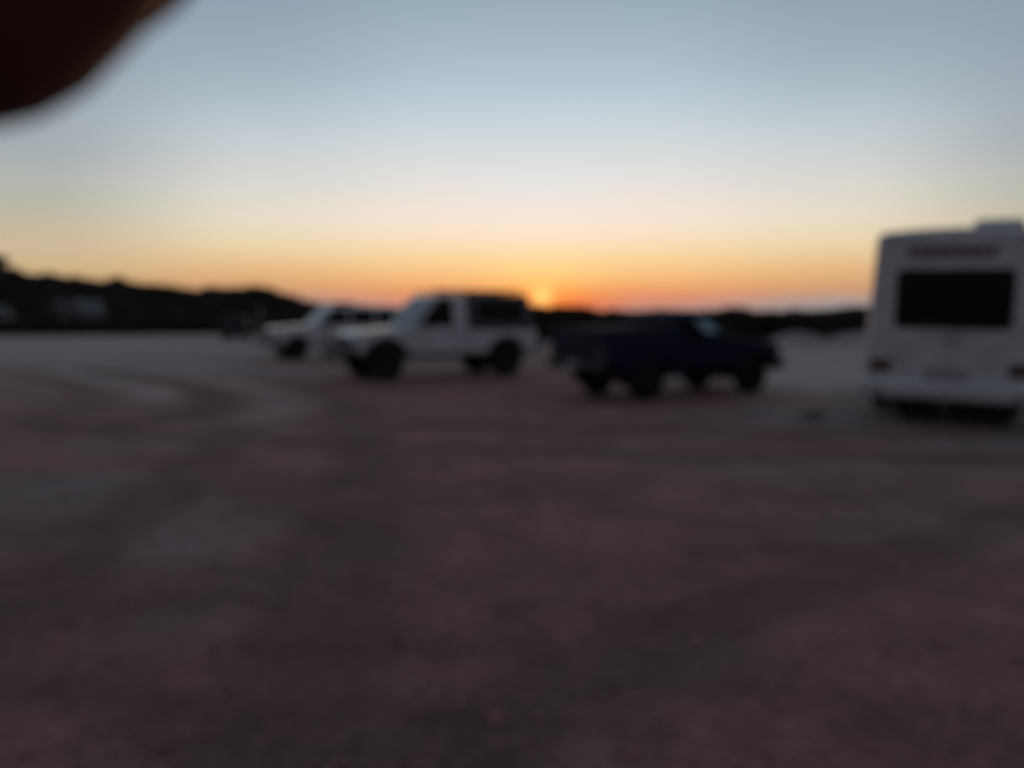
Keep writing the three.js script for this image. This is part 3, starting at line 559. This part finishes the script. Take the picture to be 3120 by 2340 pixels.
{
  const t = thing('camper_van', 'dull beige van behind the scrub, cut off by the left edge', 'van', -45.9, -67.6, rad(-24)); t.scale.y = 0.92;
  const s = new THREE.Shape(); s.moveTo(-2.5, 0.4); s.lineTo(-2.55, 2.3); s.quadraticCurveTo(-2.5, 2.5, -2.3, 2.5); s.lineTo(1.2, 2.5); s.quadraticCurveTo(1.6, 2.45, 1.9, 1.7); s.lineTo(2.35, 1.35); s.quadraticCurveTo(2.6, 1.2, 2.6, 0.8); s.lineTo(2.55, 0.4); s.closePath();
  part('body', creased(bend(slab(s, 2.0, 0.08), (x, y, z) => [x, y, z * (1 - 0.08 * smooth(1.3, 2.5, y))])), M.cream, t);
  const zz = (y) => 1.0 * (1 - 0.08 * smooth(1.3, 2.5, y));
  for (const q of [-1, 1]) {
    part('side_window', sidePanel([[0.9, 1.4], [1.85, 1.4], [1.55, 2.0], [0.9, 2.0]], 0.06, q, zz, 0.02, 0.01), M.glass, t);
    part('side_window', sidePanel([[-1.8, 1.4], [0.5, 1.4], [0.5, 2.0], [-1.8, 2.0]], 0.06, q, zz, 0.02, 0.01), M.glass, t);
    wheel(t, 1.6, q * 0.86, 0.34, q, 0.22); wheel(t, -1.5, q * 0.86, 0.34, q, 0.22);
    part('headlight', box(0.08, 0.18, 0.24, 2.56, 0.95, q * 0.75, 0.04), M.clear, t); part('tail_light', box(0.05, 0.3, 0.1, -2.54, 1.0, q * 0.9, 0.02), M.red, t);
    mirror(t, 1.75, 1.45, q * 0.98, q, M.black);
  }
  part('windscreen', pane([[1.93, 1.72, 0.82], [1.93, 1.72, -0.82], [1.46, 2.36, -0.76], [1.46, 2.36, 0.76]], 0.05, 0.06), M.glass, t);
  part('front_bumper', box(0.14, 0.22, 1.9, 2.58, 0.5, 0, 0.05), M.black, t); part('rear_bumper', box(0.12, 0.2, 1.9, -2.54, 0.5, 0, 0.05), M.black, t);
  part('chassis', box(4.4, 0.2, 1.2, 0, 0.38, 0), M.under, t);
}

// ------------------------------------------------------------ small things on the ground
{
  const g = new THREE.IcosahedronGeometry(1, 4), r = bend(g, (x, y, z) => { const k = 0.75 + 0.5 * fbm(x * 1.6 + 7, y * 1.6 + z * 1.3 + 7, 91, 3); return [x * k * 0.20, Math.max(-0.02, y * k * 0.08), z * k * 0.13]; });
  r.computeVertexNormals();
  const m = part('rock', creased(r, 0.6), M.rock, scene); m.position.set(4.25, 0.01, -10.75); m.rotation.y = 0.4;
  tag(m, 'low dark stone on the dirt in front of the gap between pickup and motorhome', 'rock');
}
{
  const stone = new THREE.IcosahedronGeometry(1, 1), rn = rng(101);
  bend(stone, (x, y, z) => { const k = 0.8 + 0.4 * noise(x * 2 + 5, y * 2 + z * 3 + 5, 95); return [x * k, y * k * 0.6, z * k]; }); stone.computeVertexNormals();
  const n = 2600, m = new THREE.InstancedMesh(stone, std('gravel_stone', 0.25, 0.13, 0.12, 0.95), n), X = new THREE.Matrix4(), q = new THREE.Quaternion(), e = new THREE.Euler(), c = new THREE.Color();
  for (let k = 0; k < n; k++) {
    const a = (rn() - 0.5) * 1.5, d = 1.8 + 16 * rn() ** 1.3, x = Math.sin(a) * d, z = -Math.cos(a) * d, s = 0.006 + 0.02 * rn() ** 4;
    e.set(rn() * 6, rn() * 6, rn() * 6); q.setFromEuler(e); X.compose(new THREE.Vector3(x, groundY(x, z) + s * 0.2, z), q, new THREE.Vector3(s, s, s)); m.setMatrixAt(k, X);
    const t = 0.6 + 0.9 * rn(); m.setColorAt(k, c.setRGB(t, t * (0.85 + 0.3 * rn()), t));
  }
  m.name = 'gravel'; m.userData.kind = 'stuff'; m.userData.label = 'small stones scattered over the red dirt'; m.castShadow = m.receiveShadow = true; scene.add(m);
}

// ------------------------------------------------------------ the photographer's hand, one finger across the corner of the lens
{
  // joints in metres: right, up and back from the lens; [x, y, z, radius]
  const J = {
    wrist: [-0.118, -0.095, 0.050, 0.024], heel: [-0.100, -0.062, 0.034, 0.020],
    knuckle: [[-0.088, 0.002, -0.002, 0.0115], [-0.097, -0.018, -0.006, 0.0115], [-0.102, -0.038, -0.005, 0.011], [-0.102, -0.057, 0.002, 0.010]],
    fingers: [
      [[-0.088, 0.002, -0.002, 0.0110], [-0.0730, 0.0112, -0.0345, 0.0098], [-0.0470, 0.0193, -0.0405, 0.0091], [-0.0304, 0.0241, -0.0405, 0.0094], [-0.0246, 0.0271, -0.0400, 0.0084]],
      [[-0.097, -0.018, -0.006, 0.0110], [-0.094, -0.012, -0.050, 0.0098], [-0.072, -0.018, -0.062, 0.0088], [-0.061, -0.022, -0.045, 0.0080]],
      [[-0.102, -0.038, -0.005, 0.0105], [-0.100, -0.036, -0.046, 0.0094], [-0.080, -0.042, -0.057, 0.0085], [-0.069, -0.045, -0.041, 0.0077]],
      [[-0.102, -0.057, 0.002, 0.0095], [-0.101, -0.058, -0.032, 0.0085], [-0.084, -0.062, -0.041, 0.0077], [-0.075, -0.064, -0.028, 0.0069]],
      [[-0.092, -0.060, 0.038, 0.0150], [-0.073, -0.030, 0.056, 0.0120], [-0.052, -0.012, 0.056, 0.0105], [-0.034, 0.001, 0.050, 0.0090]],
    ],
  };
  const bones = [[[-0.150, -0.190, 0.130, 0.032], J.wrist], [J.wrist, J.heel]];
  for (const k of J.knuckle) bones.push([J.heel, [...k.slice(0, 3), k[3] + 0.001]]);
  for (let k = 0; k < 3; k++) bones.push([J.knuckle[k], J.knuckle[k + 1]]);
  bones.push([J.heel, J.fingers[4][0]]);
  const palm = bones.length;
  J.fingers.forEach((f) => { for (let k = 0; k + 1 < f.length; k++) bones.push([f[k], f[k + 1]]); });
  const sd = (p, [a, b]) => { const ab = [0, 1, 2].map((k) => b[k] - a[k]), ap = [0, 1, 2].map((k) => p[k] - a[k]), t = Math.max(0, Math.min(1, (ab[0] * ap[0] + ab[1] * ap[1] + ab[2] * ap[2]) / (ab[0] ** 2 + ab[1] ** 2 + ab[2] ** 2))); return Math.hypot(ap[0] - ab[0] * t, ap[1] - ab[1] * t, ap[2] - ab[2] * t) - mix(a[3], b[3], t); };
  const smin = (a, b, k) => { const h = Math.max(k - Math.abs(a - b), 0) / k; return Math.min(a, b) - h * h * k / 4; };
  function field(p) {
    let d = 1;
    for (let k = 0; k < palm; k++) d = smin(d, sd(p, bones[k]), 0.010);
    let at = palm, all = d;
    for (const f of J.fingers) { let fd = 1; for (let k = 0; k + 1 < f.length; k++) fd = smin(fd, sd(p, bones[at++]), 0.003); all = Math.min(all, smin(d, fd, 0.009)); }
    return all;
  }
  const lo = [-0.19, -0.235, -0.085], hi = [-0.005, 0.045, 0.175], N = 116, size = Math.max(...hi.map((h, k) => h - lo[k])), mid = hi.map((h, k) => (h + lo[k]) / 2), half = N / 2;
  const mc = new MarchingCubes(N, new THREE.MeshStandardMaterial(), false, false, 200000);
  const step = size / (N - 4), at = (i, k) => mid[k] + (i - half) * step;
  for (let k = 0, o = 0; k < N; k++) for (let j = 0; j < N; j++) for (let i = 0; i < N; i++, o++) mc.field[o] = -field([at(i, 0), at(j, 1), at(k, 2)]);
  mc.isolation = 0; mc.update();
  const g = new THREE.BufferGeometry();
  g.setAttribute('position', new THREE.BufferAttribute(mc.positionArray.slice(0, mc.count * 3), 3));
  g.setAttribute('normal', new THREE.BufferAttribute(mc.normalArray.slice(0, mc.count * 3), 3));
  const pp = g.attributes.position; for (let i = 0; i < pp.count; i++) pp.setXYZ(i, mid[0] + pp.getX(i) * half * step, mid[1] + pp.getY(i) * half * step, mid[2] + pp.getZ(i) * half * step);
  const nn = g.attributes.normal.array; const e = 0.0008;
  for (let i = 0; i < pp.count; i++) { const p = [pp.getX(i), pp.getY(i), pp.getZ(i)], n = [0, 1, 2].map((k) => { const a = p.slice(), b = p.slice(); a[k] += e; b[k] -= e; return field(a) - field(b); }), l = Math.hypot(...n) || 1; for (let k = 0; k < 3; k++) nn[i * 3 + k] = n[k] / l; }
  const skin = new THREE.MeshPhysicalMaterial({ color: rgb(0.100, 0.026, 0.014), roughness: 0.65 }); skin.name = 'shade_darkened_skin';  // skin colour darkened to stand in for shade from phone and head
  const nailMat = std('nail', 0.17, 0.075, 0.06, 0.3);
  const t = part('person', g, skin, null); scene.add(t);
  tag(t, 'dark blurred finger of the photographer across the top left corner', 'person');
  // a nail on the back of each finger tip
  J.fingers.forEach((f, k) => {
    const b = new THREE.Vector3(...f[f.length - 1]), a = new THREE.Vector3(...f[f.length - 2]), along = b.clone().sub(a).normalize(), r = f[f.length - 1][3];
    const out = new THREE.Vector3(0, k ? 0.2 : 0, k === 4 ? 1 : -1).addScaledVector(along, -along.z * (k === 4 ? 1 : -1)); out.addScaledVector(along, -out.dot(along)).normalize();
    const side = new THREE.Vector3().crossVectors(out, along), m = new THREE.Matrix4().makeBasis(side, along, out);
    const n = part('nail', new THREE.SphereGeometry(1, 16, 10).scale(r * 0.66, r * 0.85, r * 0.18), nailMat, t);
    m.setPosition(b.clone().addScaledVector(out, r * 0.93).addScaledVector(along, -r * 0.1)); m.decompose(n.position, n.quaternion, n.scale);
  });
  t.applyMatrix4(new THREE.Matrix4().compose(camera.position, camera.quaternion, new THREE.Vector3(1, 1, 1)));
}

renderer.render(scene, camera);
